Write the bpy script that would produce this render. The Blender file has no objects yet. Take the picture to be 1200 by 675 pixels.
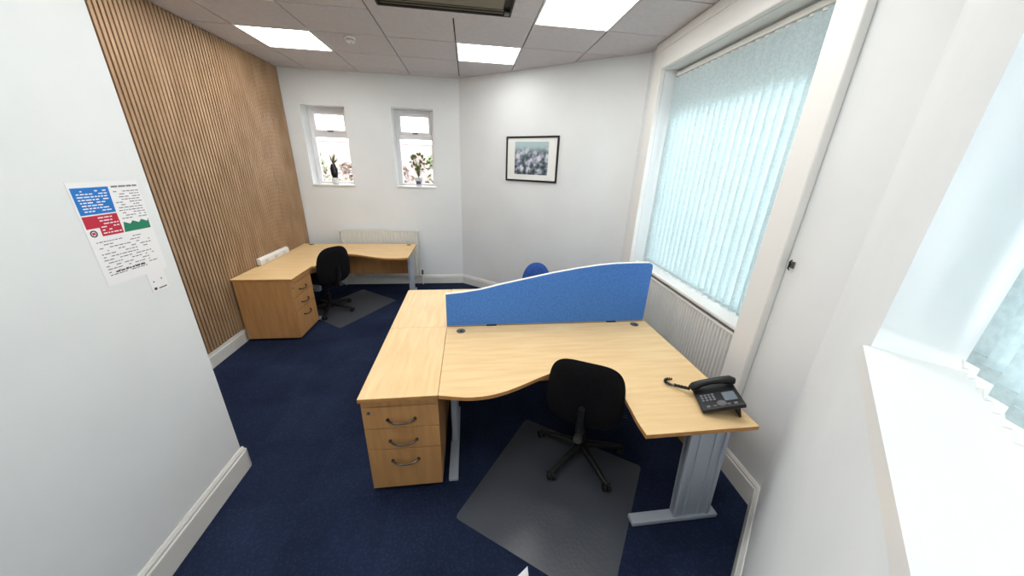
import bpy, bmesh, math, random
from mathutils import Vector, Matrix
random.seed(7)
S = bpy.context.scene
COL = S.collection
PI = math.pi

# ------------------------------------------------------------------ materials
def lin(c):
    return tuple(((v/255)/12.92 if v/255 <= .04045 else (((v/255)+.055)/1.055)**2.4) for v in c)+(1,)

def mat(name, rgb, rough=.5, metal=0, spec=.5):
    m = bpy.data.materials.new(name); m.use_nodes = True
    b = m.node_tree.nodes['Principled BSDF']
    b.inputs['Base Color'].default_value = lin(rgb)
    b.inputs['Roughness'].default_value = rough
    b.inputs['Metallic'].default_value = metal
    b.inputs['Specular IOR Level'].default_value = spec
    return m

def noisy(name, c1, c2, scale=(10, 10, 10), rough=.5, bump=0, detail=4, metal=0, spec=.5, lo=.35, hi=.65, bscale=None, coord='Object'):
    m = mat(name, c1, rough, metal, spec); nt = m.node_tree; N = nt.nodes; L = nt.links
    b = N['Principled BSDF']
    tc = N.new('ShaderNodeTexCoord'); mp = N.new('ShaderNodeMapping'); mp.inputs['Scale'].default_value = scale
    nz = N.new('ShaderNodeTexNoise'); nz.inputs['Scale'].default_value = 1; nz.inputs['Detail'].default_value = detail
    cr = N.new('ShaderNodeValToRGB'); cr.color_ramp.elements[0].position = lo; cr.color_ramp.elements[1].position = hi
    cr.color_ramp.elements[0].color = lin(c1); cr.color_ramp.elements[1].color = lin(c2)
    L.new(tc.outputs[coord], mp.inputs[0]); L.new(mp.outputs[0], nz.inputs[0])
    L.new(nz.outputs['Fac'], cr.inputs[0]); L.new(cr.outputs[0], b.inputs['Base Color'])
    if bump:
        n2 = N.new('ShaderNodeTexNoise'); n2.inputs['Scale'].default_value = bscale or 200; n2.inputs['Detail'].default_value = 2
        L.new(tc.outputs[coord], n2.inputs[0])
        bp = N.new('ShaderNodeBump'); bp.inputs['Strength'].default_value = bump; bp.inputs['Distance'].default_value = .004
        L.new(n2.outputs['Fac'], bp.inputs['Height']); L.new(bp.outputs[0], b.inputs['Normal'])
    return m

M = {}
M['wall'] = noisy('wall_paint', (230, 234, 235), (234, 238, 239), (2, 2, 2), .75, .05, bscale=60, spec=.25)
M['ceil'] = noisy('ceiling_tile', (204, 200, 203), (210, 206, 209), (30, 30, 30), .9, .1, bscale=300, spec=.1)
M['gap'] = mat('ceiling_grid_grey', (60, 58, 56), .8)
M['white'] = mat('white_gloss_paint', (236, 236, 233), .35, 0, .4)
M['skirt'] = mat('skirting_paint', (226, 226, 222), .35, 0, .4)
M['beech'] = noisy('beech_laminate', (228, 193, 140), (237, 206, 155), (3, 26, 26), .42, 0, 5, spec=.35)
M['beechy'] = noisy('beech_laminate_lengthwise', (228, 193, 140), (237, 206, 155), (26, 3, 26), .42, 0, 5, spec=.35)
M['beechv'] = noisy('beech_laminate_upright_shaded', (190, 140, 88), (203, 152, 98), (26, 26, 3), .45, 0, 5, spec=.3)  # same beech as the tops; shade on upright faces put into the darker colour
M['edge'] = noisy('beech_edging', (180, 128, 74), (196, 144, 88), (20, 20, 20), .45, spec=.3)
M['slat'] = noisy('oak_slat', (162, 131, 101), (180, 149, 118), (60, 8, 3), .55, 0, 5, spec=.25)
M['felt'] = mat('dark_felt', (38, 24, 15), .95, 0, .05)
M['blue'] = noisy('blue_screen_fabric', (74, 124, 200), (84, 134, 208), (60, 60, 60), .85, .2, spec=.1, bscale=900)
M['bluechair'] = noisy('blue_chair_fabric', (44, 74, 140), (56, 88, 156), (60, 60, 60), .9, .2, spec=.1, bscale=700)
M['black'] = noisy('black_chair_fabric', (17, 17, 19), (24, 24, 27), (80, 80, 80), .9, .2, spec=.12, bscale=700)
M['plastic'] = mat('black_plastic', (22, 22, 25), .42, 0, .4)
M['phone'] = mat('phone_plastic', (20, 21, 25), .38, 0, .45)
M['screen'] = mat('phone_display', (112, 122, 134), .25)
M['key'] = mat('phone_keys', (118, 122, 130), .5)
M['silver'] = mat('silver_powder_coat', (178, 186, 198), .42, .15, .5)
M['chrome'] = mat('brushed_metal', (120, 118, 116), .3, .9)
M['darkmetal'] = mat('dark_bronze_handle', (88, 80, 74), .3, .8)
M['radiator'] = mat('radiator_enamel', (228, 228, 224), .35, 0, .4)
M['grey'] = mat('grey_plastic', (92, 92, 96), .5)
M['frame'] = mat('black_picture_frame', (20, 18, 20), .35)
M['mount'] = mat('picture_mount', (240, 243, 240), .8)
M['upvc'] = mat('white_upvc', (240, 240, 242), .3, 0, .4)
M['paper'] = mat('white_paper', (242, 242, 244), .7)
M['pblue'] = mat('poster_blue', (22, 120, 205), .6)
M['pred'] = mat('poster_red', (196, 36, 62), .6)
M['pgreen'] = mat('poster_green', (30, 128, 98), .6)
M['ink'] = mat('poster_ink', (120, 118, 126), .7)
M['inkd'] = mat('poster_dark_ink', (60, 50, 58), .7)
M['leaf'] = noisy('leaf_green', (58, 84, 38), (110, 130, 62), (30, 30, 30), .6)
M['pot'] = mat('white_ceramic', (225, 225, 222), .4)
M['label'] = mat('dark_blue_label', (78, 84, 130), .5)
M['vase'] = mat('dark_glass_vase', (24, 28, 32), .15)
M['khaki'] = mat('air_unit_inside', (120, 112, 92), .6)
M['blackhole'] = mat('air_unit_black', (30, 27, 24), .6)
M['brickout'] = noisy('pink_garden_wall', (122, 106, 104), (134, 118, 115), (8, 8, 20), .9)
M['ground'] = noisy('pale_paving', (80, 79, 72), (94, 92, 84), (3, 3, 3), .9)
M['bush'] = noisy('hedge_green', (42, 58, 28), (82, 96, 48), (14, 14, 14), .8)
M['bush2'] = noisy('flowering_shrub', (116, 102, 56), (98, 88, 108), (10, 10, 10), .8)
M['stop'] = mat('rubber_black', (14, 14, 15), .7)

# carpet: navy loop pile laid in tiles of slightly different shade
def carpet():
    m = mat('navy_carpet', (26, 36, 66), .95, 0, .08); nt = m.node_tree; N = nt.nodes; L = nt.links; b = N['Principled BSDF']
    tc = N.new('ShaderNodeTexCoord')
    vo = N.new('ShaderNodeTexVoronoi'); vo.inputs['Scale'].default_value = 60
    nz = N.new('ShaderNodeTexNoise'); nz.inputs['Scale'].default_value = 2.2; nz.inputs['Detail'].default_value = 5
    ck = N.new('ShaderNodeTexChecker'); ck.inputs['Scale'].default_value = 2.0
    ck.inputs['Color1'].default_value = (1, 1, 1, 1); ck.inputs['Color2'].default_value = (.88, .88, .9, 1)
    cr = N.new('ShaderNodeValToRGB'); cr.color_ramp.elements[0].position = .3; cr.color_ramp.elements[1].position = .75
    cr.color_ramp.elements[0].color = lin((33, 41, 64)); cr.color_ramp.elements[1].color = lin((44, 56, 84))
    c2 = N.new('ShaderNodeValToRGB'); c2.color_ramp.elements[0].position = .05; c2.color_ramp.elements[1].position = .5
    c2.color_ramp.elements[0].color = (1.25, 1.25, 1.25, 1); c2.color_ramp.elements[1].color = (.8, .8, .8, 1)
    mx = N.new('ShaderNodeMix'); mx.data_type = 'RGBA'; mx.blend_type = 'MULTIPLY'; mx.inputs[0].default_value = 1
    mx2 = N.new('ShaderNodeMix'); mx2.data_type = 'RGBA'; mx2.blend_type = 'MULTIPLY'; mx2.inputs[0].default_value = 1
    for n in (vo, nz, ck): L.new(tc.outputs['Object'], n.inputs['Vector'])
    L.new(nz.outputs['Fac'], cr.inputs[0]); L.new(vo.outputs['Distance'], c2.inputs[0])
    L.new(cr.outputs[0], mx.inputs[6]); L.new(c2.outputs[0], mx.inputs[7])
    L.new(mx.outputs[2], mx2.inputs[6]); L.new(ck.outputs['Color'], mx2.inputs[7])
    L.new(mx2.outputs[2], b.inputs['Base Color'])
    bp = N.new('ShaderNodeBump'); bp.inputs['Strength'].default_value = .5; bp.inputs['Distance'].default_value = .004
    L.new(vo.outputs['Distance'], bp.inputs['Height']); L.new(bp.outputs[0], b.inputs['Normal'])
    return m
M['carpet'] = carpet()

def matplastic():
    m = mat('frosted_mat', (72, 76, 84), .33, 0, .5); nt = m.node_tree; N = nt.nodes; L = nt.links; b = N['Principled BSDF']
    tc = N.new('ShaderNodeTexCoord'); vo = N.new('ShaderNodeTexVoronoi'); vo.inputs['Scale'].default_value = 55
    bp = N.new('ShaderNodeBump'); bp.inputs['Strength'].default_value = .25; bp.inputs['Distance'].default_value = .002
    L.new(tc.outputs['Object'], vo.inputs['Vector']); L.new(vo.outputs['Distance'], bp.inputs['Height']); L.new(bp.outputs[0], b.inputs['Normal'])
    return m
M['mat'] = matplastic()

def glassmat():
    m = bpy.data.materials.new('window_glass'); m.use_nodes = True; nt = m.node_tree; N = nt.nodes; L = nt.links
    N.clear(); o = N.new('ShaderNodeOutputMaterial'); t = N.new('ShaderNodeBsdfTransparent'); g = N.new('ShaderNodeBsdfGlossy')
    g.inputs['Roughness'].default_value = .02; f = N.new('ShaderNodeFresnel'); f.inputs['IOR'].default_value = 1.45
    x = N.new('ShaderNodeMixShader'); L.new(f.outputs[0], x.inputs[0]); L.new(t.outputs[0], x.inputs[1]); L.new(g.outputs[0], x.inputs[2]); L.new(x.outputs[0], o.inputs[0])
    return m
M['glass'] = glassmat()

def vanemat():
    m = bpy.data.materials.new('aqua_blind_fabric'); m.use_nodes = True; nt = m.node_tree; N = nt.nodes; L = nt.links
    N.clear(); o = N.new('ShaderNodeOutputMaterial'); d = N.new('ShaderNodeBsdfDiffuse'); t = N.new('ShaderNodeBsdfTranslucent')
    tc = N.new('ShaderNodeTexCoord'); nz = N.new('ShaderNodeTexNoise'); nz.inputs['Scale'].default_value = 70; nz.inputs['Detail'].default_value = 6
    cr = N.new('ShaderNodeValToRGB'); cr.color_ramp.elements[0].position = .38; cr.color_ramp.elements[1].position = .62
    cr.color_ramp.elements[0].color = lin((214, 228, 231)); cr.color_ramp.elements[1].color = lin((226, 239, 241))
    L.new(tc.outputs['Object'], nz.inputs[0]); L.new(nz.outputs['Fac'], cr.inputs[0])
    L.new(cr.outputs[0], d.inputs[0]); L.new(cr.outputs[0], t.inputs[0])
    x = N.new('ShaderNodeMixShader'); x.inputs[0].default_value = .42
    L.new(d.outputs[0], x.inputs[1]); L.new(t.outputs[0], x.inputs[2]); L.new(x.outputs[0], o.inputs[0])
    return m
M['vane'] = vanemat()

def emis(name, rgb, s):
    m = bpy.data.materials.new(name); m.use_nodes = True; nt = m.node_tree; nt.nodes.clear()
    o = nt.nodes.new('ShaderNodeOutputMaterial'); e = nt.nodes.new('ShaderNodeEmission')
    e.inputs[0].default_value = lin(rgb); e.inputs[1].default_value = s; nt.links.new(e.outputs[0], o.inputs[0]); return m
M['led'] = emis('led_panel', (255, 253, 250), 9.0); M['led_dimmed'] = emis('dimmed_led_panel', (255, 253, 250), 6.0)  # second strength is dimmed to soften the hot spot on the picture wall

def printmat():
    # the print in the picture: misty grey-green townscape in blotches
    m = mat('landscape_print', (150, 165, 170), .6); nt = m.node_tree; N = nt.nodes; L = nt.links; b = N['Principled BSDF']
    tc = N.new('ShaderNodeTexCoord'); nz = N.new('ShaderNodeTexNoise'); nz.inputs['Scale'].default_value = 13; nz.inputs['Detail'].default_value = 5
    L.new(tc.outputs['Object'], nz.inputs[0])
    cr = N.new('ShaderNodeValToRGB'); e = cr.color_ramp.elements
    e[0].position = .36; e[0].color = lin((44, 56, 66)); e[1].position = .62; e[1].color = lin((214, 220, 224))
    k = e.new(.46); k.color = lin((96, 116, 122)); k = e.new(.52); k.color = lin((150, 152, 176))
    sx = N.new('ShaderNodeSeparateXYZ'); L.new(tc.outputs['Object'], sx.inputs[0])
    r2 = N.new('ShaderNodeValToRGB'); r2.color_ramp.elements[0].position = .06; r2.color_ramp.elements[1].position = .17
    r2.color_ramp.elements[0].color = (0, 0, 0, 1); r2.color_ramp.elements[1].color = (1, 1, 1, 1)
    L.new(sx.outputs['Z'], r2.inputs[0]); L.new(nz.outputs['Fac'], cr.inputs[0])
    mx = N.new('ShaderNodeMix'); mx.data_type = 'RGBA'; L.new(r2.outputs[0], mx.inputs[0]); L.new(cr.outputs[0], mx.inputs[6])
    mx.inputs[7].default_value = lin((176, 200, 204)); L.new(mx.outputs[2], b.inputs['Base Color'])
    return m
M['print'] = printmat()

# ------------------------------------------------------------------ mesh helpers
class MB:
    def __init__(s): s.bm = bmesh.new()
    def box(s, x0, x1, y0, y1, z0, z1, mx=None, mi=0):
        vs = [Vector((x, y, z)) for x in (x0, x1) for y in (y0, y1) for z in (z0, z1)]
        if mx is not None: vs = [mx @ v for v in vs]
        v = [s.bm.verts.new(p) for p in vs]
        for q in ((0, 1, 3, 2), (4, 6, 7, 5), (0, 4, 5, 1), (2, 3, 7, 6), (0, 2, 6, 4), (1, 5, 7, 3)):
            f = s.bm.faces.new([v[i] for i in q]); f.material_index = mi
        return s
    def prism(s, pts, a, b, fn=None, mi=0):
        # pts outline (u, v) extruded from a to b; fn maps (u, v, w) to 3-D
        fn = fn or (lambda u, v, w: Vector((u, v, w)))
        A = [s.bm.verts.new(fn(u, v, a)) for u, v in pts]; B = [s.bm.verts.new(fn(u, v, b)) for u, v in pts]
        n = len(pts)
        f = s.bm.faces.new(A); f.material_index = mi; f = s.bm.faces.new(B[::-1]); f.material_index = mi
        for i in range(n):
            f = s.bm.faces.new((A[i], B[i], B[(i+1) % n], A[(i+1) % n])); f.material_index = mi
        return s
    def tube(s, pts, r, n=10, cap=True, mx=None):
        pts = [Vector(p) for p in pts]
        if mx is not None: pts = [mx @ p for p in pts]
        rr = r if isinstance(r, (list, tuple)) else [r]*len(pts)
        rings = []; up = None
        for i, p in enumerate(pts):
            t = (pts[min(i+1, len(pts)-1)]-pts[max(i-1, 0)]).normalized()
            if up is None:
                up = Vector((0, 0, 1)) if abs(t.z) < .9 else Vector((1, 0, 0))
            a = t.cross(up).normalized(); up = a.cross(t).normalized()
            rings.append([s.bm.verts.new(p+(a*math.cos(q)+up*math.sin(q))*rr[i]) for q in [2*PI*k/n for k in range(n)]])
        for i in range(len(rings)-1):
            for k in range(n):
                s.bm.faces.new((rings[i][k], rings[i][(k+1) % n], rings[i+1][(k+1) % n], rings[i+1][k]))
        if cap: s.bm.faces.new(rings[0][::-1]); s.bm.faces.new(rings[-1])
        return s
    def lathe(s, prof, c=(0, 0, 0), n=24, mx=None):
        rings = []
        for r, z in prof:
            ring = []
            for k in range(n):
                p = Vector((c[0]+r*math.cos(2*PI*k/n), c[1]+r*math.sin(2*PI*k/n), c[2]+z))
                ring.append(s.bm.verts.new(mx @ p if mx is not None else p))
            rings.append(ring)
        for i in range(len(rings)-1):
            for k in range(n): s.bm.faces.new((rings[i][k], rings[i][(k+1) % n], rings[i+1][(k+1) % n], rings[i+1][k]))
        s.bm.faces.new(rings[0][::-1]); s.bm.faces.new(rings[-1])
        return s
    def pad(s, W, H, T, n=3.2, bend=0, fn=None, taper=0):
        # cushion: superellipse outline, domed on both sides; fn(u, v, w) -> point
        NR, NA = 7, 48
        def sgn(x): return 1 if x >= 0 else -1
        def ring(r, side):
            t = T/2*(max(0, 1-r**4))**.5*side; out = []
            for k in range(NA):
                a = 2*PI*k/NA; c, d = math.cos(a), math.sin(a)
                v = H/2*sgn(d)*abs(d)**(2/n)*r; u = W/2*sgn(c)*abs(c)**(2/n)*r*(1-taper*(v/H+.5))
                out.append(s.bm.verts.new(fn(u, v, t+bend*u*u)))
            return out
        rs = [i/NR for i in range(1, NR+1)]
        front = [ring(r, 1) for r in rs]; back = [ring(r, -1) for r in rs[:-1]]+[front[-1]]
        for g, fl in ((front, 0), (back, 1)):
            c = s.bm.verts.new(fn(0, 0, T/2*(1 if not fl else -1)))
            for k in range(NA):
                q = (c, g[0][k], g[0][(k+1) % NA]); s.bm.faces.new(q[::-1] if fl else q)
            for i in range(len(g)-1):
                for k in range(NA):
                    q = (g[i][k], g[i+1][k], g[i+1][(k+1) % NA], g[i][(k+1) % NA]); s.bm.faces.new(q[::-1] if fl else q)
        return s
    def build(s, name, m, parent=None, bevel=0, smooth=False, seg=2, extra=None):
        bmesh.ops.recalc_face_normals(s.bm, faces=s.bm.faces)
        me = bpy.data.meshes.new(name); s.bm.to_mesh(me); s.bm.free()
        me.materials.append(m)
        for e in (extra or []): me.materials.append(e)
        if smooth:
            for p in me.polygons: p.use_smooth = True
            me.set_sharp_from_angle(angle=math.radians(38))
        o = bpy.data.objects.new(name, me); COL.objects.link(o)
        if parent: o.parent = parent
        if bevel:
            b = o.modifiers.new('bevel', 'BEVEL'); b.width = bevel; b.segments = seg; b.limit_method = 'ANGLE'; b.angle_limit = math.radians(40)
        return o

def empty(name, loc=(0, 0, 0), rz=0):
    o = bpy.data.objects.new(name, None); COL.objects.link(o); o.location = loc; o.rotation_euler = (0, 0, rz); o.empty_display_size = .1; return o
def tag(o, label, cat, group=None):
    o['label'] = label; o['category'] = cat
    if group: o['group'] = group
    return o
def struct(o): o['kind'] = 'structure'; return o
def children(o): return [c for c in bpy.data.objects if c.parent == o]
def copy_tree(o, parent=None):
    kids = children(o)
    c = o.copy(); COL.objects.link(c); c.parent = parent
    for k in kids: copy_tree(k, c)
    return c

# ------------------------------------------------------------------ room plan
H = 3.056
XL = -2.5; XN = -1.4877; YN = 1.79; YB = 5.372
A = Vector((XL, YB, 0)); B = Vector((-.117, YB, 0)); C_ = Vector((1.88, 3.72, 0)); D = Vector((1.715, 1.19, 0))
dg = Vector((-.766, -.643, 0)).normalized()
E_ = D+dg*2.75
F = Vector((XN, E_.y, 0)); G = Vector((XN, YN, 0)); K = Vector((XL, YN, 0))
poly = [A, B, C_, D, E_, F, G, K]
def frame(p, q):
    # local x along p->q, local y outwards, z up
    t = (q-p).normalized(); o = Vector((-t.y, t.x, 0)); 
    if o.dot((p+q)/2-Vector((-.2, 2.5, 0))) < 0: o = -o
    m = Matrix(((t.x, o.x, 0, p.x), (t.y, o.y, 0, p.y), (0, 0, 1, 0), (0, 0, 0, 1)))
    return m, (q-p).length

def wall(name, p, q, holes=(), th=.28, e0=0, e1=0):
    m, L = frame(p, q); b = MB(); xs = -e0
    for (s0, s1, z0, z1) in sorted(holes):
        b.box(xs, s0, 0, th, -.05, H+.1, m)
        if z0 > -.04: b.box(s0, s1, 0, th, -.05, z0, m)
        b.box(s0, s1, 0, th, z1, H+.1, m); xs = s1
    b.box(xs, L+e1, 0, th, -.05, H+.1, m)
    return struct(b.build(name, M['wall'])), m, L

wall('wall_left', K, A, th=.15, e0=.15, e1=.15)
W1 = (.215, .79, 1.565, 2.63); W2 = (1.42, 2.0, 1.565, 2.655)
_, mB, LB = wall('wall_back', A, B, (W1, W2), e1=.1)
_, mP, LP = wall('wall_back_right', B, C_, e0=.0, e1=.1, th=.15)
R0, R1 = .36, 2.06      # the window recess along the right wall, measured from C_
_, mR, LR = wall('wall_right', C_, D, ((R0, R1, 0, 2.82),), e0=.1)
Q0, Q1 = .937, 1.95
_, mD, LD = wall('wall_right_near', D, E_, ((Q0, Q1, 1.527, 2.75),), e0=.1, e1=.2)
wall('wall_rear', E_, F, th=.15)
wall('wall_left_near', F, G-Vector((0, 0, 0)), th=.15, e0=.15)
# the short return behind the near left wall
b = MB(); b.box(XL-.15, XN-.15, YN-.15, YN, -.05, H+.1); struct(b.build('wall_left_return', M['wall']))

b = MB(); pts = [(v.x, v.y) for v in poly]
b.prism(pts, -.05, 0); struct(b.build('floor', M['carpet']))

# ceiling of lay-in tiles hanging in a grey grid; lamps and air unit take the place of tiles
GX = [-2.785, -2.12, -1.455, -.77, -.105, .565, 1.23, 1.895]
GY = [5.72, 5.115, 4.51, 3.90, 3.31, 2.68, 2.07, 1.46, .85, .24, -.37, -.98]
def cell(x, y):
    i = max(k for k in range(7) if GX[k] <= x); j = max(k for k in range(11) if GY[k] >= y); return i, j
lampcells = [cell(-1.8, 4.2), cell(.23, 4.2), cell(-1.8, 3.0), cell(.9, 3.0), cell(-.4, 1.7), cell(.9, 1.7), cell(-.4, .5)]  # last three are added out of view to brighten the near half
unitcells = [cell(-.4, 3.0), cell(.2, 3.0), cell(-.4, 2.4), cell(.2, 2.4)]
def inside(x, y):
    c = False; n = len(pts); j = n-1
    for i in range(n):
        if (pts[i][1] > y) != (pts[j][1] > y) and x < (pts[j][0]-pts[i][0])*(y-pts[i][1])/(pts[j][1]-pts[i][1])+pts[i][0]: c = not c
        j = i
    return c
b = MB(); g = .006
for i in range(7):
    for j in range(11):
        if (i, j) in lampcells or (i, j) in unitcells: continue
        x0, x1, y0, y1 = GX[i]+g, GX[i+1]-g, GY[j+1]+g, GY[j]-g
        x0 = max(x0, XL-.1)
        b.box(x0, x1, y0, y1, H, H+.02)
b.box(XL-.3, 2.4, -1.2, YB+.3, H+.028, H+.06, mi=1)
struct(b.build('ceiling', M['ceil'], extra=[M['gap']]))

# skirting boards
def skirt(name, p, q, h=.15, e0=0, e1=0, s0=None, s1=None):
    m, L = frame(p, q); b = MB()
    a = -e0 if s0 is None else s0; z = L+e1 if s1 is None else s1
    pr = [(0, 0), (-.022, 0), (-.022, h-.035), (-.016, h-.028), (-.016, h-.016), (-.006, h), (0, h)]
    b.prism(pr, a, z, lambda u, v, w: m @ Vector((w, u, v)))
    return struct(b.build(name, M['skirt']))
skirt('baseboard_left', K, A, .15)
skirt('baseboard_back', A, B)
skirt('baseboard_back_right', B, C_, e1=-.01)
skirt('baseboard_right', C_, D, .17, s0=R1+.17, s1=LR)
skirt('baseboard_right_far', C_, D, .17, s0=0, s1=R0-.17)
skirt('baseboard_right_near', D, E_, .17, e0=0)
skirt('baseboard_rear', E_, F, .17)
skirt('baseboard_left_near', F, G, .17, e1=.012)
# rounded end of the near skirting where it turns the corner
b = MB(); b.box(XN-.15, XN+.022, YN, YN+.022, 0, .15); struct(b.build('baseboard_left_return', M['skirt'], bevel=.008))

# slat panelling on the left wall
root = tag(empty('slat_panelling', (XL, 3.6, 0)), 'wall panelling of narrow vertical oak slats over dark felt, filling the left wall', 'wall panelling')
b = MB(); b.box(0, .009, YN-3.6+.005, YB-3.6-.005, .155, H-.004); b.build('felt_backing', M['felt'], root)
b = MB(); y = YN-3.6+.01
while y < YB-3.6-.03:
    b.box(.0092, .021, y, y+.0245, .158, H-.006); y += .040
b.build('slats', M['slat'], root)

# ------------------------------------------------------------------ windows
def casement(n, m, s0, s1, z0, z1, d, transom=None, fw=.055):
    root = struct(empty('window_%d' % n))
    b = MB(); a = m
    b.box(s0, s0+fw, d, d+.06, z0, z1, a); b.box(s1-fw, s1, d, d+.06, z0, z1, a)
    b.box(s0+fw, s1-fw, d, d+.06, z0, z0+fw, a); b.box(s0+fw, s1-fw, d, d+.06, z1-fw, z1, a)
    if transom: b.box(s0+fw, s1-fw, d, d+.06, transom-.035, transom+.035, a)
    b.build('window_frame', M['upvc'], root, bevel=.006)
    zz = [z0+fw, z1-fw]
    if transom:
        # opening top light: its own sash
        b = MB(); t0, t1, u0, u1 = s0+fw, s1-fw, transom+.035, z1-fw; k = .035
        b.box(t0, t0+k, d-.012, d+.05, u0, u1, a); b.box(t1-k, t1, d-.012, d+.05, u0, u1, a)
        b.box(t0+k, t1-k, d-.012, d+.05, u0, u0+k, a); b.box(t0+k, t1-k, d-.012, d+.05, u1-k, u1, a)
        b.build('top_sash', M['upvc'], root, bevel=.005)
        b = MB(); b.box(t0+k, t1-k, d+.03, d+.036, u0+k, u1-k, a); b.build('pane', M['glass'], root)
        b = MB(); b.box((t0+t1)/2-.04, (t0+t1)/2+.04, d-.03, d-.012, u0+.008, u0+.024, a); b.build('window_handle', M['grey'], root, bevel=.003)
        zz[1] = transom-.035
    b = MB(); b.box(s0+fw, s1-fw, d+.03, d+.036, zz[0], zz[1], a); b.build('pane', M['glass'], root)
    return root
casement(1, mB, *W1, .2, 2.27); casement(2, mB, *W2, .2, 2.29)
for k, w in ((1, W1), (2, W2)):
    b = MB(); b.box(w[0]-.012, w[1]+.012, -.02, .2, w[2]-.004, w[2]+.022, mB); struct(b.build('trim_%d' % k, M['white'], bevel=.006))
# right window: recess to the floor, panelled apron, sill, boxed architrave
r = casement(3, mR, R0, R1-.09, .96, 2.52, .2, None, .07)
b = MB(); b.box(R0, R1, .2, .28, 2.52, 2.82, mR); b.box(R1-.09, R1, .2, .28, .93, 2.52, mR); struct(b.build('trim_8', M['wall']))  # unseen filler boards, added to darken the blind's top and near edge
b = MB(); b.box(R0, R1, .13, .28, -.05, .93, mR); struct(b.build('trim_3', M['wall']))
b = MB(); b.box(R0+.001, R1-.001, .015, .21, .93, .962, mR); struct(b.build('trim_4', M['white'], bevel=.01))
b = MB(); pj = -.05
b.box(R0-.16, R0, pj, 0, 0, 2.98, mR); b.box(R1, R1+.16, pj, 0, 0, 2.98, mR); b.box(R0, R1, pj, 0, 2.82, 2.98, mR)
struct(b.build('trim_5', M['white'], bevel=.008))
b = MB(); b.box(R0-.16, R1+.16, -.055, 0, 2.98, H-.002, mR); struct(b.build('trim_6', M['white'], bevel=.01))
# near right window
casement(4, mD, Q0, Q1, 1.56, 2.75, .215, None, .05)
b = MB(); b.box(Q0-.002, Q1+.002, -.014, .215, 1.49, 1.53, mD); b.box(Q0, Q1, 0, .215, 1.53, 1.5302, mD); struct(b.build('trim_7', M['white'], bevel=.008))

# vertical blinds
def blind(m, s0, s1, z0, z1, d, label, tilt, dirn=1, pitch=.078):
    org = m @ Vector(((s0+s1)/2, d, z1)); root = tag(empty('vertical_blind', org), label, 'window blind')
    loc = Matrix.Translation(-org) @ m
    b = MB(); b.box(s0, s1, d-.02, d+.02, z1-.035, z1, loc); b.build('headrail', M['white'], root, bevel=.003)
    n = int((s1-s0-.03)/pitch); first = None; cents = []
    for i in range(n+1):
        c = s0+.04+i*pitch; cents.append(c)
        ang = tilt+random.uniform(-.07, .07)
        mm = loc @ Matrix.Translation(Vector((c, d, 0))) @ Matrix.Rotation(ang, 4, 'Z')
        b = MB(); K_ = 6; W_ = .089
        zb = z0+random.uniform(0, .006)
        prof = []
        for k in range(K_+1):
            u = -W_/2+W_*k/K_; prof.append((u, .004*(1-(2*u/W_)**2)))
        out = prof+[(u, v+.0008) for u, v in prof[::-1]]
        b.prism(out, zb, z1-.045, lambda u, v, w: mm @ Vector((u, v, w)))
        v = b.build('vane', M['vane'], root)
        b = MB(); b.box(-.012, .012, -.002, .003, z1-.05, z1-.03, mm); b.build('vane_hook', M['white'], v)
        b = MB(); b.box(-.040, .040, -.003, .005, zb+.002, zb+.028, mm); b.build('bottom_weight', M['vane'], v)
    b = MB(); b.tube([loc @ Vector((s0+.04+(s1-s0-.08)*k/40, d-.035, z0+.018-.010*(k % 2))) for k in range(41)], .0022, 6)
    b.build('bottom_chain', M['white'], root)
    return root
blind(mR, R0+.015, R1-.015, .985, 2.80, .125, 'pale aqua vertical blind hanging in the tall window recess on the right wall', math.radians(30))
blind(mD, Q0+.015, Q1-.015, 1.555, 2.73, .155, 'pale aqua vertical blind above the near right window sill', math.radians(28))

# radiators
def radiator(name, m, s0, s1, z0, z1, d0, d1, label, pitch=.036):
    # m frame: d is outward distance; d0 wall side, d1 room side (smaller)
    org = m @ Vector(((s0+s1)/2, (d0+d1)/2, z0)); root = tag(empty(name, org), label, 'radiator'); loc = Matrix.Translation(-org) @ m
    b = MB(); n = int((s1-s0)/pitch); pr = [(s0, d0), (s0, d1+.008)]
    s = s0+.01
    while s+pitch < s1:
        pr += [(s, d1+.014), (s+.006, d1), (s+pitch-.014, d1), (s+pitch-.008, d1+.014)]; s += pitch
    pr += [(s1, d1+.008), (s1, d0)]
    b.prism(pr, z0, z1-.012, lambda u, v, w: loc @ Vector((u, v, w))); b.build('panel', M['radiator'], root)
    b = MB(); b.box(s0-.004, s1+.004, d1-.002, d0+.002, z1-.014, z1, loc)
    b.build('top_grille', M['radiator'], root, bevel=.003)
    b = MB(); k = s0+.012
    while k < s1-.02: b.box(k, k+.007, d1+.016, d0-.012, z1-.001, z1+.0006, loc); k += .018
    b.build('grille_slots', M['grey'], root)
    for e, sg in ((s0-.005, -1), (s1+.005, 1)):
        b = MB(); b.box(min(e, e+.004*sg), max(e, e+.004*sg), d1+.002, d0, z0, z1-.012, loc); b.build('side_panel', M['radiator'], root)
        v = MB(); c = e+.03*sg; dm = (d0+d1)/2
        v.tube([loc @ Vector((e, dm, z0+.04)), loc @ Vector((c, dm, z0+.04)), loc @ Vector((c, dm, .003))], .0075, 8)
        p = v.build('pipe', M['white'], root, smooth=True)
        v = MB(); v.lathe([(.014, z0+.02), (.017, z0+.03), (.017, z0+.085), (.012, z0+.095)], (c, dm, 0), 14, loc); v.build('valve', M['grey' if sg > 0 else 'white'], p, smooth=True)
    return root
radiator('radiator', mB, .52, 1.68, .16, .915, -.035, -.10, 'white ribbed panel radiator on back wall under the two small windows')
radiator('radiator', mR, R0+.06, R1-.075, .16, .905, .10, .02, 'white panel radiator under the sill of the large blind-covered window')

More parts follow.
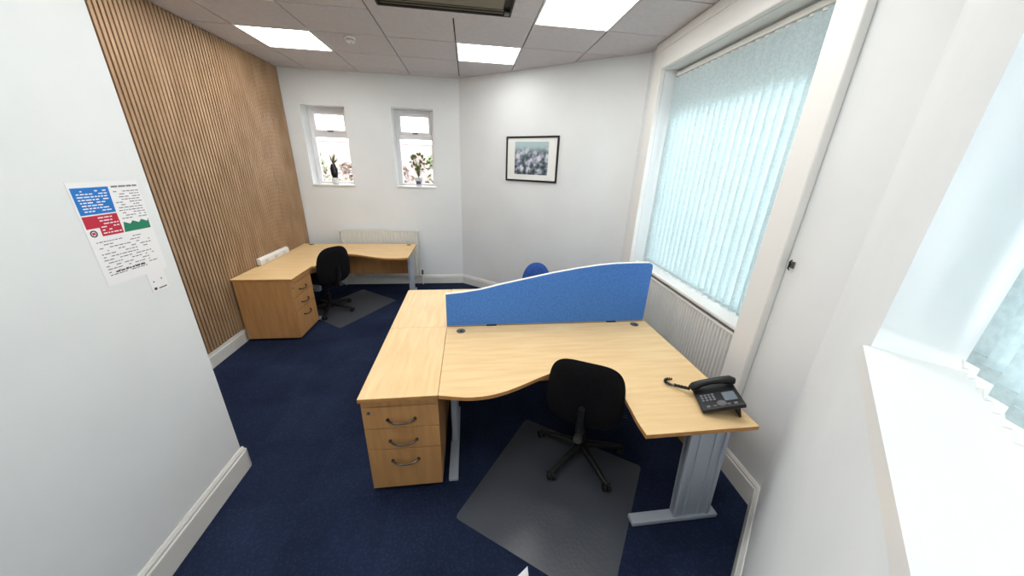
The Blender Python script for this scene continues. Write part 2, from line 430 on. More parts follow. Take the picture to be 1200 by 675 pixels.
# ------------------------------------------------------------------ ceiling fittings
for n, (i, j) in enumerate(lampcells):
    x0, x1, y0, y1 = GX[i], GX[i+1], GY[j+1], GY[j]; cx, cy = (x0+x1)/2, (y0+y1)/2
    lab = ['square ceiling light panel nearest the corner of slats and back wall', 'square ceiling light panel nearest the angled picture wall',
           'square ceiling light panel nearest the photographer on the slatted side', 'largest square ceiling light panel, beside the blind-covered window',
           'added unseen square ceiling light panel above the near pedestal, beyond the air conditioning unit', 'added unseen square ceiling light panel above the near desk with the telephone', 'added unseen square ceiling light panel above the photographer, by the postered wall'][n]
    root = tag(empty('ceiling_light', (cx, cy, H)), lab, 'ceiling light', 'square light panels in the tiled ceiling')
    w, d = (x1-x0)/2-.004, (y1-y0)/2-.004; f = .014
    b = MB(); b.box(-w, w, -d, -d+f, -.004, .02); b.box(-w, w, d-f, d, -.004, .02); b.box(-w, -w+f, -d+f, d-f, -.004, .02); b.box(w-f, w, -d+f, d-f, -.004, .02)
    b.build('light_frame', M['white'], root)
    b = MB(); b.box(-w+f, w-f, -d+f, d-f, .0, .012); b.build('diffuser', M['led_dimmed' if n == 1 else 'led'], root)
x0, x1, y0, y1 = GX[3], GX[5], GY[6], GY[4]; cx, cy = (x0+x1)/2, (y0+y1)/2
root = tag(empty('air_conditioning_unit', (cx, cy, H)), 'square ceiling air conditioning unit with brown louvred opening between the light panels', 'air conditioner')
w, d = (x1-x0)/2-.011, (y1-y0)/2-.011; fx, fy = .15, .125
b = MB(); b.box(-w, w, d-fy, d, -.012, .02); b.box(-w, w, -d, -d+fy, -.012, .02); b.box(-w, -w+.09, -d+fy, d-fy, -.012, .02); b.box(w-.2, w, -d+fy, d-fy, -.012, .02)
b.build('surround', M['ceil'], root, bevel=.004)
b = MB(); b.box(-w+.09, w-.2, -d+fy, d-fy, .008, .02); b.build('duct_back', M['blackhole'], root)
b = MB(); l0, l1, m0, m1 = -w+.09, w-.2, -d+fy, d-fy
for (a0, a1, c0, c1) in ((l0, l1, m1-.012, m1), (l0, l1, m0, m0+.012), (l0, l0+.012, m0+.012, m1-.012), (l1-.012, l1, m0+.012, m1-.012)):
    b.box(a0, a1, c0, c1, -.016, .007)
b.build('louvre_frame', M['blackhole'], root)
for t, yy in enumerate([m1-.03, m1-.075, m1-.30, m0+.03, m0+.075]):
    b = MB(); mm = Matrix.Translation(Vector((0, yy, -.004))) @ Matrix.Rotation(math.radians(12), 4, 'X')
    b.box(l0+.03, l1-.06, -.016, .016, -.0015, .0015, mm); b.build('louvre', M['khaki'], root)
b = MB(); b.box(l0+.03, l1-.07, m0+.13, m1-.11, -.010, .004); b.build('intake_grille', M['khaki'], root, bevel=.006)
b = MB(); b.box(l1-.055, l1-.015, m1-.07, m1-.02, -.018, -.004); b.build('sensor', M['grey'], root, bevel=.004)

root = tag(empty('smoke_detector', (-1.133, 4.01, H)), 'small round white smoke detector on ceiling near the far left light', 'smoke detector')
b = MB(); b.lathe([(.052, 0), (.052, -.012), (.046, -.018)], n=28); b.build('base', M['white'], root, smooth=True)
b = MB(); b.lathe([(.036, -.018), (.036, -.022), (.042, -.026), (.040, -.038), (.022, -.046)], n=28); b.build('sensing_head', M['white'], root, smooth=True)
b = MB(); b.lathe([(.0365, -.0182), (.0372, -.0215)], n=28); b.build('vent_slot', M['stop'], root)
b = MB(); b.lathe([(.006, -.044), (.006, -.048)], (.012, -.012, 0), n=10); b.build('indicator', M['stop'], root)

# ------------------------------------------------------------------ desks
def desk_outline():
    # (x, y): back edge y=0, left end 0.8 deep, return on the right 1.2 deep and 0.6 wide
    o = [(0, 0), (0, -.815)]
    o += [(.15, -.845), (.27, -.842), (.37, -.815), (.47, -.770), (.58, -.712), (.70, -.655), (.80, -.625), (.88, -.625), (.95, -.66), (1.0, -.72), (1.03, -.80), (1.037, -.90), (1.03, -1.0), (1.02, -1.1), (1.02, -1.195)]
    # smooth by Catmull-Rom on the curved run
    run = o[1:]; sm = []
    for i in range(len(run)-1):
        p0, p1, p2, p3 = run[max(i-1, 0)], run[i], run[i+1], run[min(i+2, len(run)-1)]
        for t in (0, .25, .5, .75):
            sm.append(tuple(.5*((2*p1[k])+(-p0[k]+p2[k])*t+(2*p0[k]-5*p1[k]+4*p2[k]-p3[k])*t*t+(-p0[k]+3*p1[k]-3*p2[k]+p3[k])*t**3) for k in (0, 1)))
    sm.append(run[-1])
    return [o[0]]+sm+[(1.635, -1.195), (1.648, -.6), (1.655, 0)]

def desk(loc, sx, sy, label, grain='beech', straight=False):
    root = tag(empty('straight_desk' if straight else 'corner_desk', loc), label, 'desk')
    P = lambda x, y: (x*sx, y*sy)
    out = [P(*p) for p in ([(0, 0), (0, -.815), (1.655, -.815), (1.655, 0)] if straight else desk_outline())]
    b = MB(); b.prism(out, .705, .73)
    t = b.build('desktop', M[grain], root, bevel=.002, extra=[M['edge']])
    for p in t.data.polygons:
        if abs(p.normal.z) < .5: p.material_index = 1
    def bx(b, x0, x1, y0, y1, z0, z1):
        xs = sorted((x0*sx, x1*sx)); ys = sorted((y0*sy, y1*sy)); b.box(*xs, *ys, z0, z1); return b
    # cantilever leg frames: top arm, wide column with raised edges, foot
    def leg(x0, x1, y0, y1, axis):
        # axis 'y': foot runs along y ; 'x': along x
        b = MB()
        if axis == 'y':
            xm = (x0+x1)/2; L = y1-y0
            bx(b, xm-.03, xm+.03, y0, y1, .007, .035); bx(b, xm-.02, xm+.02, y0+.3*L, y0+.3*L+.04, 0, .007); bx(b, xm-.02, xm+.02, y1-.06, y1-.02, 0, .007); bx(b, xm-.02, xm+.02, y0+.05, y1-.03, .68, .7045)
            c0, c1 = y0+.45*L, y0+.84*L
            bx(b, xm-.018, xm+.018, c0, c1, .035, .68)
            for q in (.12, .38, .62, .88): bx(b, xm-.023, xm+.023, c0+(c1-c0)*q-.01, c0+(c1-c0)*q+.01, .035, .68)
        else:
            ym = (y0+y1)/2; L = x1-x0
            bx(b, x0, x1, ym-.03, ym+.03, .007, .035); bx(b, x0+.35*L, x0+.35*L+.04, ym-.02, ym+.02, 0, .007); bx(b, x1-.06, x1-.02, ym-.02, ym+.02, 0, .007); bx(b, x0+.05, x1-.03, ym-.02, ym+.02, .68, .7045)
            c0, c1 = x0+.48*L, x0+.90*L; lean = -.04
            for (a, e, h) in ((0, 1, .014), (0, .10, .024), (.26, .34, .020), (.66, .74, .020), (.90, 1, .024)):
                A_, B_ = c0+(c1-c0)*a, c0+(c1-c0)*e
                q = [(A_, .035), (B_, .035), (B_+lean, .68), (A_+lean, .68)]
                b.prism([(u*sx, v) for u, v in q], (ym-h)*sy, (ym+h)*sy, lambda u, v, w: Vector((u, w, v)))
        return b.build('leg', M['silver'], root, bevel=.003)
    leg(.03, .09, -.765, -.10, 'y')
    if straight: leg(1.56, 1.62, -.765, -.10, 'y')
    else:
        leg(1.088, 1.62, -1.16, -1.10, 'x')
        b = MB(); bx(b, 1.50, 1.585, -.13, -.05, 0, .70); b.build('leg', M['silver'], root, bevel=.006)
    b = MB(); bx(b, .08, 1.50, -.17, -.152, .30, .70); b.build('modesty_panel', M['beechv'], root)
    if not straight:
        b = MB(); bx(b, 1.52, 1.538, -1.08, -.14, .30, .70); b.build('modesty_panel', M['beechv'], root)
    for (gx, gy) in ((.11, -.08), (1.53, -.06)):
        b = MB(); b.lathe([(.034, .7302), (.034, .733), (.028, .7345)], (gx*sx, gy*sy, 0), 24); gr = b.build('cable_grommet', M['grey'], root, smooth=True)
        b = MB(); b.box(gx*sx-.008, gx*sx+.014, gy*sy-.02, gy*sy, .7346, .7352); b.build('cable_slot', M['stop'], gr)
    return root

def pedestal(loc, rz, w, d, label, top='beechy'):
    # local: drawers face -y, origin at the front centre
    root = tag(empty('drawer_pedestal', loc, rz), label, 'drawer pedestal')
    b = MB(); b.box(-w/2, w/2, 0, d, .705, .73); t = b.build('pedestal_top', M[top], root, bevel=.002, extra=[M['edge']])
    for p in t.data.polygons:
        if abs(p.normal.z) < .5: p.material_index = 1
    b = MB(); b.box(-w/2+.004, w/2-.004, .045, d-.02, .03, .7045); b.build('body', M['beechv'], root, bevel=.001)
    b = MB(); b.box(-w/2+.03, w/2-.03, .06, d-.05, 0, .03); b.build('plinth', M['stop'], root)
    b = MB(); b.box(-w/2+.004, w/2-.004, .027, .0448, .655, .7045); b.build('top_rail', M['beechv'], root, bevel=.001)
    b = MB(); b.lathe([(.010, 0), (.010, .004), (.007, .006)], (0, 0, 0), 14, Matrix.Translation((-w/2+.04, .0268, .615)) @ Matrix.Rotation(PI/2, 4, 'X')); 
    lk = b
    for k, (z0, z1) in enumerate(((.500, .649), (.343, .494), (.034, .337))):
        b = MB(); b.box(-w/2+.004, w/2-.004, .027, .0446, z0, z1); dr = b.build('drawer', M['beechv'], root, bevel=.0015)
        zh = z1-.095 if k < 2 else z1-.09
        b = MB(); pts_ = []
        for q in range(13):
            a = -1+2*q/12; pts_.append((a*.075, .022-.024*(1-abs(a)**3), zh-.012*(1-a*a)+.006))
        pts_ = [(-.075, .027, zh+.006)]+pts_+[(.075, .027, zh+.006)]
        b.tube(pts_, .0058, 8)
        b.tube([(-.075, .0268, zh+.006), (-.075, .020, zh+.006)], .010, 10); b.tube([(.075, .0268, zh+.006), (.075, .020, zh+.006)], .010, 10)
        b.build('handle', M['darkmetal'], dr, smooth=True)
        if k == 0: lk.build('lock', M['chrome'], dr, smooth=True)
    return root

XA, YA = -.612, 1.495
pedestal((XA+.213, YA, 0), 0, .426, .8175, 'beech three-drawer pedestal at the near left end of the double desk, drawers facing the viewer')
pedestal((XA+.213, YA+.818*2-.001, 0), PI, .426, .8175, 'beech desk-height pedestal behind the near one, only its pale top showing', )
desk((XA+.428, YA+.815, 0), 1, 1, 'large wavy-edged beech corner desk with the telephone on it, in front of the blue screen', 'beech')
desk((XA+.428, YA+.823, 0), 1, -1, 'beech desk hidden behind the blue screen, only a strip of its top showing', 'beech', True)
desk((-.822, 5.165, 0), -1, 1, 'beech corner desk against the slatted wall and back wall, under the small windows', 'beech')
pedestal((-1.876, 3.735, 0), PI/2, .468, .600, 'beech three-drawer pedestal at the end of far desk, standing by the slatted wall', 'beechy')

# blue wave-topped divider between the two desks
root = tag(empty('desk_divider_screen', (XA+.428, YA+.819, .73)), 'blue fabric divider screen with wave-shaped top edge standing between the double desks', 'desk screen')
prof = [(0, .275), (.13, .288), (.27, .310), (.42, .348), (.62, .392), (.82, .436), (1.02, .472), (1.18, .495), (1.32, .508), (1.45, .512), (1.60, .513), (1.625, .500), (1.63, .48)]
b = MB(); b.prism([(0.0, .012)]+prof+[(1.63, .012)], -.014, .014, lambda u, v, w: Vector((u, w, v)))
b.build('fabric_panel', M['blue'], root, bevel=.003)
b = MB(); pr = [(u, v) for u, v in prof]; top = pr+[(u, v+.007) for u, v in pr[::-1]]
for i in range(len(pr)-1):
    (u0, v0), (u1, v1) = pr[i], pr[i+1]
    b.prism([(u0, v0), (u1, v1), (u1, v1+.004), (u0, v0+.004)], -.012, .012, lambda u, v, w: Vector((u, w, v)))
b.build('edge_trim', M['white'], root)
for u in (.35, 1.35):
    b = MB(); b.box(u-.04, u+.04, -.0155, .0155, .0006, .014); b.build('clamp', M['stop'], root, bevel=.003)

# ------------------------------------------------------------------ swivel chairs (local: sitter faces +y)
def chair(loc, rz, fabric, label, base_rot=0, bw=.44, bh=.46, top=.93, n=3.0, seat_z=.475):
    root = tag(empty('office_chair', loc, rz), label, 'office chair')
    b = MB(); b.pad(.48, .46, .085, 3.4, 0, lambda u, v, w: Vector((u, v+.02, seat_z+w-.25*max(0, v-.12)**1.5*1.2))); b.build('seat', fabric, root, smooth=True)
    cz = top-bh/2
    def bk(u, v, w):
        y = -.235-.14*(v+bh/2)*.7+w+.55*u*u-.12*(v+.06)**2
        return Vector((u, y, cz+v))
    b = MB(); b.pad(bw, bh, .07, n, 0, bk, taper=.16); b.build('backrest', fabric, root, smooth=True)
    b = MB(); b.pad(bw*.82, bh*.8, .025, n, 0, lambda u, v, w: bk(u, v, w-.034), taper=.16); b.build('backrest_shell', fabric, root, smooth=True)
    b = MB(); b.tube([(0, -.05, seat_z-.07), (0, -.20, seat_z-.075), (0, -.28, seat_z-.03), (0, -.315, seat_z+.08), (0, -.33, seat_z+.2)], [.022, .024, .024, .022, .018], 10); b.build('back_bracket', M['plastic'], root, smooth=True)
    b = MB(); b.tube([(0, -.315, seat_z-.02), (0, -.345, seat_z-.02)], .024, 14); b.build('adjuster_knob', M['chrome'], root, smooth=True)
    b = MB(); b.box(-.09, .09, -.10, .12, seat_z-.095, seat_z-.042); b.build('mechanism', M['plastic'], root, bevel=.012)
    b = MB(); b.tube([(.08, .02, seat_z-.07), (.22, .03, seat_z-.075), (.27, .03, seat_z-.07)], [.006, .006, .011], 8); b.build('lever', M['plastic'], root, smooth=True)
    b = MB(); b.lathe([(.026, .09), (.026, .24), (.022, .245)], n=18); b.lathe([(.014, .24), (.014, seat_z-.09)], n=14); b.build('gas_lift', M['plastic'], root, smooth=True)
    b = MB(); b.lathe([(.045, .065), (.05, .08), (.05, .115), (.035, .125)], n=20)
    for k in range(5):
        a = base_rot+2*PI*k/5; c, s_ = math.cos(a), math.sin(a)
        ts = [0.03, .12, .22, .30]
        b.tube([(c*t, s_*t, .100-.05*(t/.3)**1.3) for t in ts], [.026, .023, .019, .015], 10)
    b.build('five_star_base', M['plastic'], root, smooth=True)
    for k in range(5):
        a = base_rot+2*PI*k/5; c, s_ = math.cos(a), math.sin(a); p = Vector((c*.30, s_*.30, 0))
        t = Vector((-s_, c, 0)); r = Vector((c, s_, 0))
        q = random.uniform(-1, 1); ax = (t*math.cos(q)+r*math.sin(q)).normalized()
        b = MB()
        for sg in (-1, 1):
            b.tube([p+ax*(.006*sg)+Vector((0, 0, .0275)), p+ax*(.024*sg)+Vector((0, 0, .0275))], .0255, 16)
        b.tube([p+Vector((0, 0, .03)), p+Vector((0, 0, .062))], .010, 8)
        b.build('caster', M['stop'], root, smooth=True)
    return root
# near chair: two star tips point towards the viewer
rz1 = math.atan2(-.46, .88)
chair((.758, 1.670, .006), rz1, M['black'], 'black fabric swivel chair pushed under the desk that has the telephone', math.radians(214)-rz1, .478, .48, .95, 3.6)
chair((-1.885, 4.30, .006), math.radians(52), M['black'], 'black fabric swivel chair at far desk beside the slatted wall', .15, .47, .48, .93)
chair((.735, 3.10, 0), PI, M['bluechair'], 'blue fabric office chair, only its rounded top showing above the divider screen', .3, .36, .44, .935, 2.3)

# chair mats
def floormat(c0, c1, c2, label, th=.004):
    a, b_, c = [Vector((p[0], p[1], 0)) for p in (c0, c1, c2)]; d = b_+c-a
    cen = (a+d)/2; r = .03
    ring = []
    P = [a, b_, d, c]
    for i in range(4):
        p, pn, pp = P[i], P[(i+1) % 4], P[i-1]
        u, v = (pp-p).normalized(), (pn-p).normalized()
        for k in range(5):
            t = k/4; ring.append(p+u*r*(1-t)**2+v*r*t**2)
    b = MB(); b.prism([(q.x-cen.x, q.y-cen.y) for q in ring], .0008, .0008+th)
    o = b.build('chair_mat', M['mat']); o.location = cen; tag(o, label, 'chair mat'); return o
floormat((.435, 2.045), (1.16, 1.53), (-.108, 1.312), 'large dark grey plastic chair mat on carpet under the near black chair')
floormat((-1.70, 5.09), (-1.085, 4.61), (-2.20, 4.235), 'smaller grey plastic chair mat on carpet under the far black chair')

# ------------------------------------------------------------------ telephone
root = tag(empty('desk_telephone', (1.20, 1.215, .7305), math.radians(-20)), 'black desk telephone with grey display and lifted back on the near desk corner', 'telephone')
# local: +x is up the phone's face (towards display), +y is the handset side; face rises towards +x
slope = math.atan2(.085, .19)
T = Matrix.Translation((0, 0, .018)) @ Matrix.Rotation(-slope, 4, 'Y')
b = MB(); b.box(0, .205, 0, .205, -.012, .014, T); b.build('body', M['phone'], root, bevel=.006)
b = MB(); b.prism([(.10, .055), (.175, .088), (.200, .003), (.188, .003), (.165, .055), (.115, .04)], .03, .175, lambda u, v, w: Vector((u, w, v))); b.build('stand', M['phone'], root, bevel=.003)
b = MB(); b.box(.118, .190, .035, .115, .0141, .0165, T); b.build('display_bezel', M['plastic'], root, bevel=.002)
b = MB(); b.box(.126, .184, .042, .108, .0166, .0175, T); b.build('display', M['screen'], root)
for i in range(4):
    for j in range(3):
        x, y = .022+.018*i, .060+.019*j
        b = MB(); b.box(x, x+.011, y, y+.013, .0141, .0178, T); b.build('key', M['key'], root, bevel=.0015)
for i in range(5):
    b = MB(); x = .030+.032*i; b.box(x, x+.016, .012, .024, .0141, .017, T); b.build('key', M['grey' if i % 2 else 'key'], root, bevel=.0015)
b = MB(); b.pad(.045, .045, .008, 2, 0, lambda u, v, w: T @ Vector((.103+u, .075+v-.045, .016+w))); b.build('navigation_ring', M['grey'], root, smooth=True)
b = MB(); b.box(.004, .016, .160, .196, .0141, .0155, T); b.build('badge', M['key'], root)
b = MB()
hp = [(-.008, .166, .030), (.012, .168, .040), (.05, .168, .050), (.10, .168, .053), (.15, .168, .050), (.192, .168, .042), (.214, .166, .031)]
b.tube([T @ Vector(p) for p in hp], [.017, .023, .019, .017, .019, .024, .018], 14)
b.build('handset', M['phone'], root, smooth=True)
pts_ = []
inv = Matrix.Rotation(math.radians(20), 4, 'Z') @ Matrix.Translation((-1.20, -1.215, -.7305))
a = Vector((1.250, 1.390, .765)); e = Vector((1.165, 1.475, .744))
start = T @ Vector((-.012, .168, .028)); start = Matrix.Translation((1.20, 1.215, .7305)) @ Matrix.Rotation(math.radians(-20), 4, 'Z') @ start
N_ = 150; path = []
for k in range(N_+1):
    t = k/N_
    p = start.lerp(Vector((1.19, 1.45, .7445)), min(1, t/.65)) if t < .65 else Vector((1.19, 1.45, .7445))+Vector((-.035*math.sin((t-.65)/.35*PI*1.2), .030*(1-math.cos((t-.65)/.35*PI*1.2)), 0))
    path.append(p)
for k in range(N_+1):
    t = k*2*PI/4.2; d_ = (path[min(k+1, N_)]-path[max(k-1, 0)]).normalized(); s_ = d_.cross(Vector((0, 0, 1))).normalized(); u_ = s_.cross(d_)
    pts_.append(inv @ (path[k]+(s_*math.cos(t)+u_*math.sin(t))*.0072))
b = MB(); b.tube(pts_, .0032, 6); b.build('coiled_cord', M['stop'], root, smooth=True)

# ------------------------------------------------------------------ picture on the angled wall
root = empty('framed_picture'); tag(root, 'black-framed misty grey print with wide white mount on the angled wall', 'picture')
root.matrix_world = mP
sP = lambda x, y: (Vector((x, y, 0))-B).dot((C_-B).normalized())
s0, s1 = sP(.556, 4.855), sP(1.18, 4.375); z0, z1 = 1.735, 2.30
cen = Vector(((s0+s1)/2, 0, (z0+z1)/2)); root.matrix_world = mP @ Matrix.Translation(cen)
w, h = (s1-s0)/2, (z1-z0)/2; f = .022
b = MB(); b.box(-w, w, -.024, -.001, h-f, h); b.box(-w, w, -.024, -.001, -h, -h+f); b.box(-w, -w+f, -.024, -.001, -h+f, h-f); b.box(w-f, w, -.024, -.001, -h+f, h-f)
b.build('picture_frame', M['frame'], root, bevel=.003)
b = MB(); b.box(-w+f, w-f, -.012, -.001, -h+f, h-f); b.build('mount', M['mount'], root)
b = MB(); b.box(-w+.14, w-.14, -.0135, -.0121, -h+.09, h-.065); b.build('print', M['print'], root)

# ------------------------------------------------------------------ poster and card on the near left wall
def quad(b, pts_, x):
    b.prism(pts_, x, x+.0004, lambda u, v, w: Vector((w, u, v)))
y0, z0 = 1.455, 1.405
root = tag(empty('wall_poster', (XN+.001, y0, z0)), 'upright safety poster with blue, red and green blocks on the near white wall', 'poster')
b = MB(); b.box(0, .0008, 0, .28, 0, .41); b.build('sheet', M['paper'], root)
def rel(l): return [(u-y0, v-z0) for u, v in l]
b = MB(); quad(b, rel([(1.463, 1.795), (1.603, 1.795), (1.598, 1.693), (1.463, 1.693)]), .0009); b.build('blue_block', M['pblue'], root)
b = MB(); quad(b, rel([(1.463, 1.688), (1.598, 1.688), (1.598, 1.605), (1.511, 1.605), (1.511, 1.640), (1.463, 1.640)]), .0009); b.build('red_block', M['pred'], root)
gl = [(1.602, 1.605), (1.725, 1.605), (1.727, 1.648)]
for k in range(9): gl.append((1.720-.0135*k, 1.632+.012*((k*7) % 3)/2+.004))
b = MB(); quad(b, rel(gl), .0009); b.build('green_block', M['pgreen'], root)
def scrib(name, m, ya, yb, za, zb, rows, x, hgt=.004, cover=.75, wmin=.006, wmax=.022):
    b = MB()
    for r_ in range(rows):
        z = zb-(zb-za)*(r_+.5)/rows; y = ya+random.uniform(0, .006)
        while y < yb-wmin:
            w_ = min(random.uniform(wmin, wmax), yb-y)
            if random.random() < cover: b.box(x, x+.0003, y-y0, y+w_-y0, z-z0-hgt/2, z-z0+hgt/2)
            y += w_+.004
    return b.build(name, m, root)
scrib('white_lettering', M['paper'], 1.475, 1.59, 1.70, 1.787, 8, .0014, .0045, .8)
scrib('white_lettering', M['paper'], 1.515, 1.592, 1.61, 1.684, 6, .0014, .0045, .8)
scrib('heading_line', M['ink'], 1.612, 1.728, 1.786, 1.800, 1, .0009, .007, 1, .02, .04)
scrib('text_lines', M['ink'], 1.612, 1.728, 1.656, 1.778, 11, .0009, .0035, .7)
scrib('text_lines', M['ink'], 1.475, 1.700, 1.440, 1.590, 12, .0009, .0035, .55)
scrib('bold_lines', M['inkd'], 1.490, 1.66, 1.448, 1.462, 1, .0009, .006, .7)
b = MB()
for k in range(16):
    a0, a1 = 2*PI*k/16, 2*PI*(k+1)/16
    b.prism([(.027+.014*math.cos(a0), 1.620-z0+.014*math.sin(a0)), (.027+.014*math.cos(a1), 1.620-z0+.014*math.sin(a1)), (.027+.009*math.cos(a1), 1.620-z0+.009*math.sin(a1)), (.027+.009*math.cos(a0), 1.620-z0+.009*math.sin(a0))], .0009, .0012, lambda u, v, w: Vector((w, u, v)))
b.build('round_emblem', M['inkd'], root)
b = MB(); b.box(.0009, .0013, .021, .033, 1.615-z0, 1.625-z0); b.build('emblem_centre', M['pred'], root)
root = tag(empty('wall_card', (XN+.001, 1.622, 1.312)), 'small square white card stuck at the lower corner of wall poster', 'card')
b = MB(); b.box(.0, .0012, 0, .088, 0, .094); b.build('card_sheet', M['paper'], root, bevel=.0004)
b = MB(); b.box(.0013, .0016, .012, .026, .008, .02); b.box(.0013, .0016, .036, .078, .009, .014); b.box(.0013, .0016, .018, .024, .045, .051); b.box(.0013, .0016, .06, .066, .05, .056)
b.build('printed_marks', M['inkd'], root)

# white socket trunking behind the far desk
root = tag(empty('socket_trunking', (XL+.022, 4.32, .735)), 'long white plastic socket trunking on slatted wall just above far desk', 'power trunking')
b = MB(); b.prism([(0, 0), (.045, 0), (.045, .055), (.030, .080), (0, .080)], -.32, .32, lambda u, v, w: Vector((u, w, v))); b.build('casing', M['white'], root, bevel=.004)
for k in (-.2, 0, .2):
    b = MB(); b.box(.0451, .0475, k-.035, k+.035, .01, .055); p = b.build('socket', M['pot'], root, bevel=.002)
    b = MB(); 
    for q in (-.012, .012): b.box(.0476, .048, k+q-.003, k+q+.003, .022, .03)
    b.box(.0476, .048, k-.002, k+.002, .036, .043); b.build('pin_slots', M['stop'], p)

# cord cleat on the side of the window architrave
hm = mR @ Matrix.Translation((R1+.195, -.004, 1.475))
root = tag(empty('cord_cleat'), 'small dark cord cleat fixed on the wall beside the large window frame', 'cord cleat'); root.matrix_world = hm
b = MB(); b.box(-.010, .010, -.006, .003, -.018, .018); b.build('mounting_plate', M['chrome'], root, bevel=.002)
b = MB(); b.tube([(0, -.012, -.028), (0, -.022, -.018), (0, -.018, 0), (0, -.022, .018), (0, -.012, .028)], [.003, .004, .006, .004, .003], 8); b.build('hook', M['stop'], root, smooth=True)

# white folded paper on the carpet at the very front
b = MB(); b.prism([(0, 0), (-.010, -.16), (-.20, -.13)], .001, .004); o = b.build('paper_sheet', M['paper']); o.location = (.272, 1.025, 0); tag(o, 'corner of a white paper sheet on carpet at bottom edge of photo', 'paper')

# ------------------------------------------------------------------ plants on the small sills
root = tag(empty('dark_vase', (-1.995, 5.45, 1.588)), 'dark vase with tall sprigs on the left small window sill', 'vase')
b = MB(); b.lathe([(.035, .0), (.045, .01), (.05, .08), (.05, .09)], n=20); b.build('holder', M['pot'], root, smooth=True)
b = MB(); b.lathe([(.034, .0901), (.048, .14), (.052, .22), (.036, .27), (.03, .285)], n=20); b.build('vase_body', M['vase'], root, smooth=True)
b = MB()
for k in range(16):
    a = random.uniform(0, 2*PI); r = random.uniform(.02, .09); h = random.uniform(.33, .44)
    b.tube([(0, 0, .27), (r*.5*math.cos(a), r*.5*math.sin(a), .27+(h-.27)*.6), (r*math.cos(a), r*math.sin(a), h)], [.004, .007, .001], 5)
b.build('sprigs', M['leaf'], root)
root = tag(empty('potted_plant', (-.765, 5.45, 1.588)), 'bushy green potted plant on the right small window sill', 'plant')
b = MB(); b.lathe([(.045, 0), (.06, .11), (.064, .115), (.064, .13), (.05, .13)], n=20); p = b.build('pot', M['pot'], root, smooth=True)
b = MB(); b.box(-.034, .034, -.0665, -.060, .03, .075); b.build('pot_label', M['label'], p)
b = MB(); l = MB()
for k in range(34):
    a = random.uniform(0, 2*PI); r = random.uniform(.03, .15); h = random.uniform(.24, .47)
    q = Vector((r*math.cos(a), r*.6*math.sin(a), h)); b.tube([(0, 0, .12), (q.x*.4, q.y*.4, h*.7), q], .0022, 5)
    u = Vector((math.cos(a+1), .2, math.sin(a+1)*.7)).normalized(); v = Vector((-u.z, .3, u.x)).normalized()
    s_ = random.uniform(.022, .034); n_ = u.cross(v).normalized()*.001
    o_ = [q-u*s_, q-u*s_*.3+v*s_*.5, q+u*s_*.5+v*s_*.45, q+u*s_*1.2, q+u*s_*.5-v*s_*.45, q-u*s_*.3-v*s_*.5]
    f1 = [l.bm.verts.new(t+n_) for t in o_]; f2 = [l.bm.verts.new(t-n_) for t in o_]
    l.bm.faces.new(f1); l.bm.faces.new(f2[::-1])
    for i in range(6): l.bm.faces.new((f1[i], f2[i], f2[(i+1) % 6], f1[(i+1) % 6]))
b.build('stems', M['leaf'], root); l.build('leaves', M['leaf'], root)

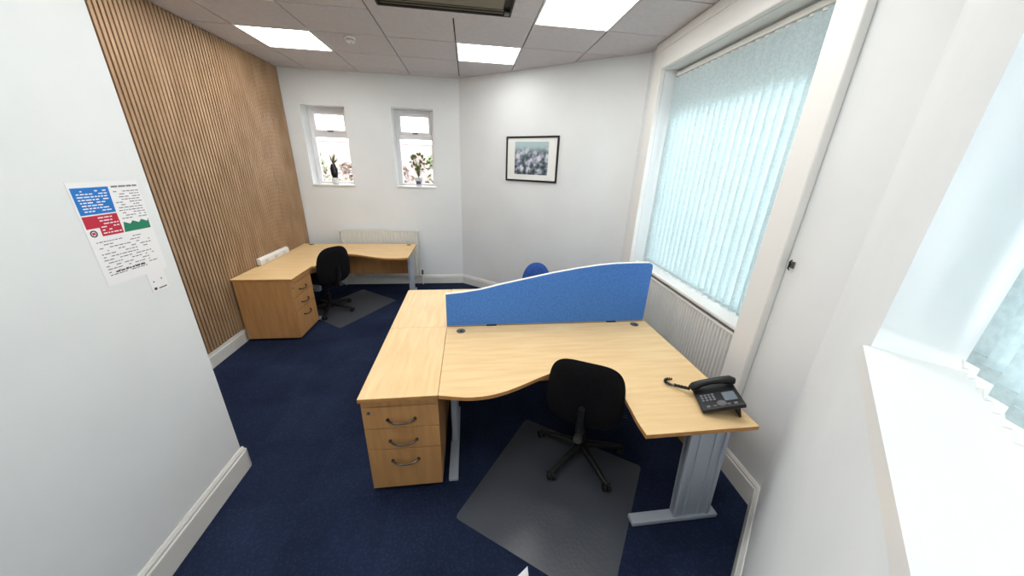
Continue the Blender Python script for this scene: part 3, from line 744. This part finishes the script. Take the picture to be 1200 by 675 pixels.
# ------------------------------------------------------------------ outdoors behind the small windows
b = MB(); b.box(-14, 10, 5.75, 30, -.6, -.5); b.box(2.6, 14, -8, 5.75, -.6, -.5); struct(b.build('ground', M['ground']))
root = tag(empty('garden_wall', (-3, 11, -.5)), 'pinkish brick garden wall outside, seen faintly through the small windows', 'garden wall')
b = MB(); b.box(-6, 7, 0, .25, 0, 2.95); b.build('brickwork', M['brickout'], root)
b = MB(); b.box(-6, 7, -.04, .29, 2.95, 3.02); b.build('coping', M['white'], root)
def shrub(x, y, h, r, m, lab):
    b = MB(); rnd = random.Random(x*7+y)
    for k in range(420):
        a = rnd.uniform(0, 2*PI); e_ = rnd.uniform(-.6, 1); rr = r*rnd.uniform(.75, 1.05)
        c = Vector((rr*math.cos(a)*math.sqrt(1-e_*e_), rr*math.sin(a)*math.sqrt(1-e_*e_), h*.55+e_*h*.45))
        u = Vector((rnd.uniform(-1, 1), rnd.uniform(-1, 1), rnd.uniform(-1, 1))).normalized(); v = u.cross(Vector((.3, .2, 1))).normalized(); s_ = rnd.uniform(.05, .10)
        w_ = u.cross(v)*.004
        o_ = [c-u*s_, c+v*s_*.45, c+u*s_, c-v*s_*.45]
        f1 = [b.bm.verts.new(t+w_) for t in o_]; f2 = [b.bm.verts.new(t-w_) for t in o_]
        b.bm.faces.new(f1); b.bm.faces.new(f2[::-1])
    root = tag(empty('shrub', (x, y, -.5)), lab, 'shrub'); b.build('foliage', m, root)
    b = MB(); b.tube([(0, 0, 0), (.03, 0, h*.4), (0, .02, h*.7)], [.04, .03, .015], 7); b.build('stem', M['edge'], root)
shrub(-4.1, 9.6, 2.75, .5, M['bush'], 'green shrub outside the left small window, behind the vase')
shrub(-2.95, 9.0, 2.35, .52, M['bush2'], 'pale yellow flowering shrub outside the left small window, to its right')
shrub(-1.75, 8.9, 2.4, .5, M['bush2'], 'pale flowering shrub outside, low behind the potted plant')
shrub(-.75, 9.8, 2.8, .55, M['bush'], 'green shrub outside, tallest behind the potted plant')

# ------------------------------------------------------------------ daylight
w = bpy.data.worlds.new('world'); S.world = w; w.use_nodes = True; nt = w.node_tree
bg = nt.nodes['Background']; bg.inputs[0].default_value = (.94, .97, 1, 1); bg.inputs[1].default_value = 8.5

# ------------------------------------------------------------------ camera
f_px = 378.7572; pit, yaw, rol, cz = .3608, .138, .0337, 1.9272
cam = bpy.data.cameras.new('camera'); co = bpy.data.objects.new('camera', cam); COL.objects.link(co); S.camera = co
cy, sy = math.cos(yaw), math.sin(yaw)
fw = Vector((sy*math.cos(pit), cy*math.cos(pit), -math.sin(pit))); r0 = Vector((cy, -sy, 0)); u0 = r0.cross(fw)
r = r0*math.cos(rol)+u0*math.sin(rol); u = -r0*math.sin(rol)+u0*math.cos(rol)
co.matrix_world = Matrix(((r.x, u.x, -fw.x, 0), (r.y, u.y, -fw.y, 0), (r.z, u.z, -fw.z, cz), (0, 0, 0, 1)))
cam.sensor_fit = 'HORIZONTAL'; cam.sensor_width = 36; cam.lens = 36*f_px/1200; cam.clip_start = .02; cam.clip_end = 200

S.view_settings.view_transform = 'Standard'; S.view_settings.look = 'None'; S.view_settings.gamma = 1; S.view_settings.exposure = .45
S.view_settings.use_curve_mapping = False
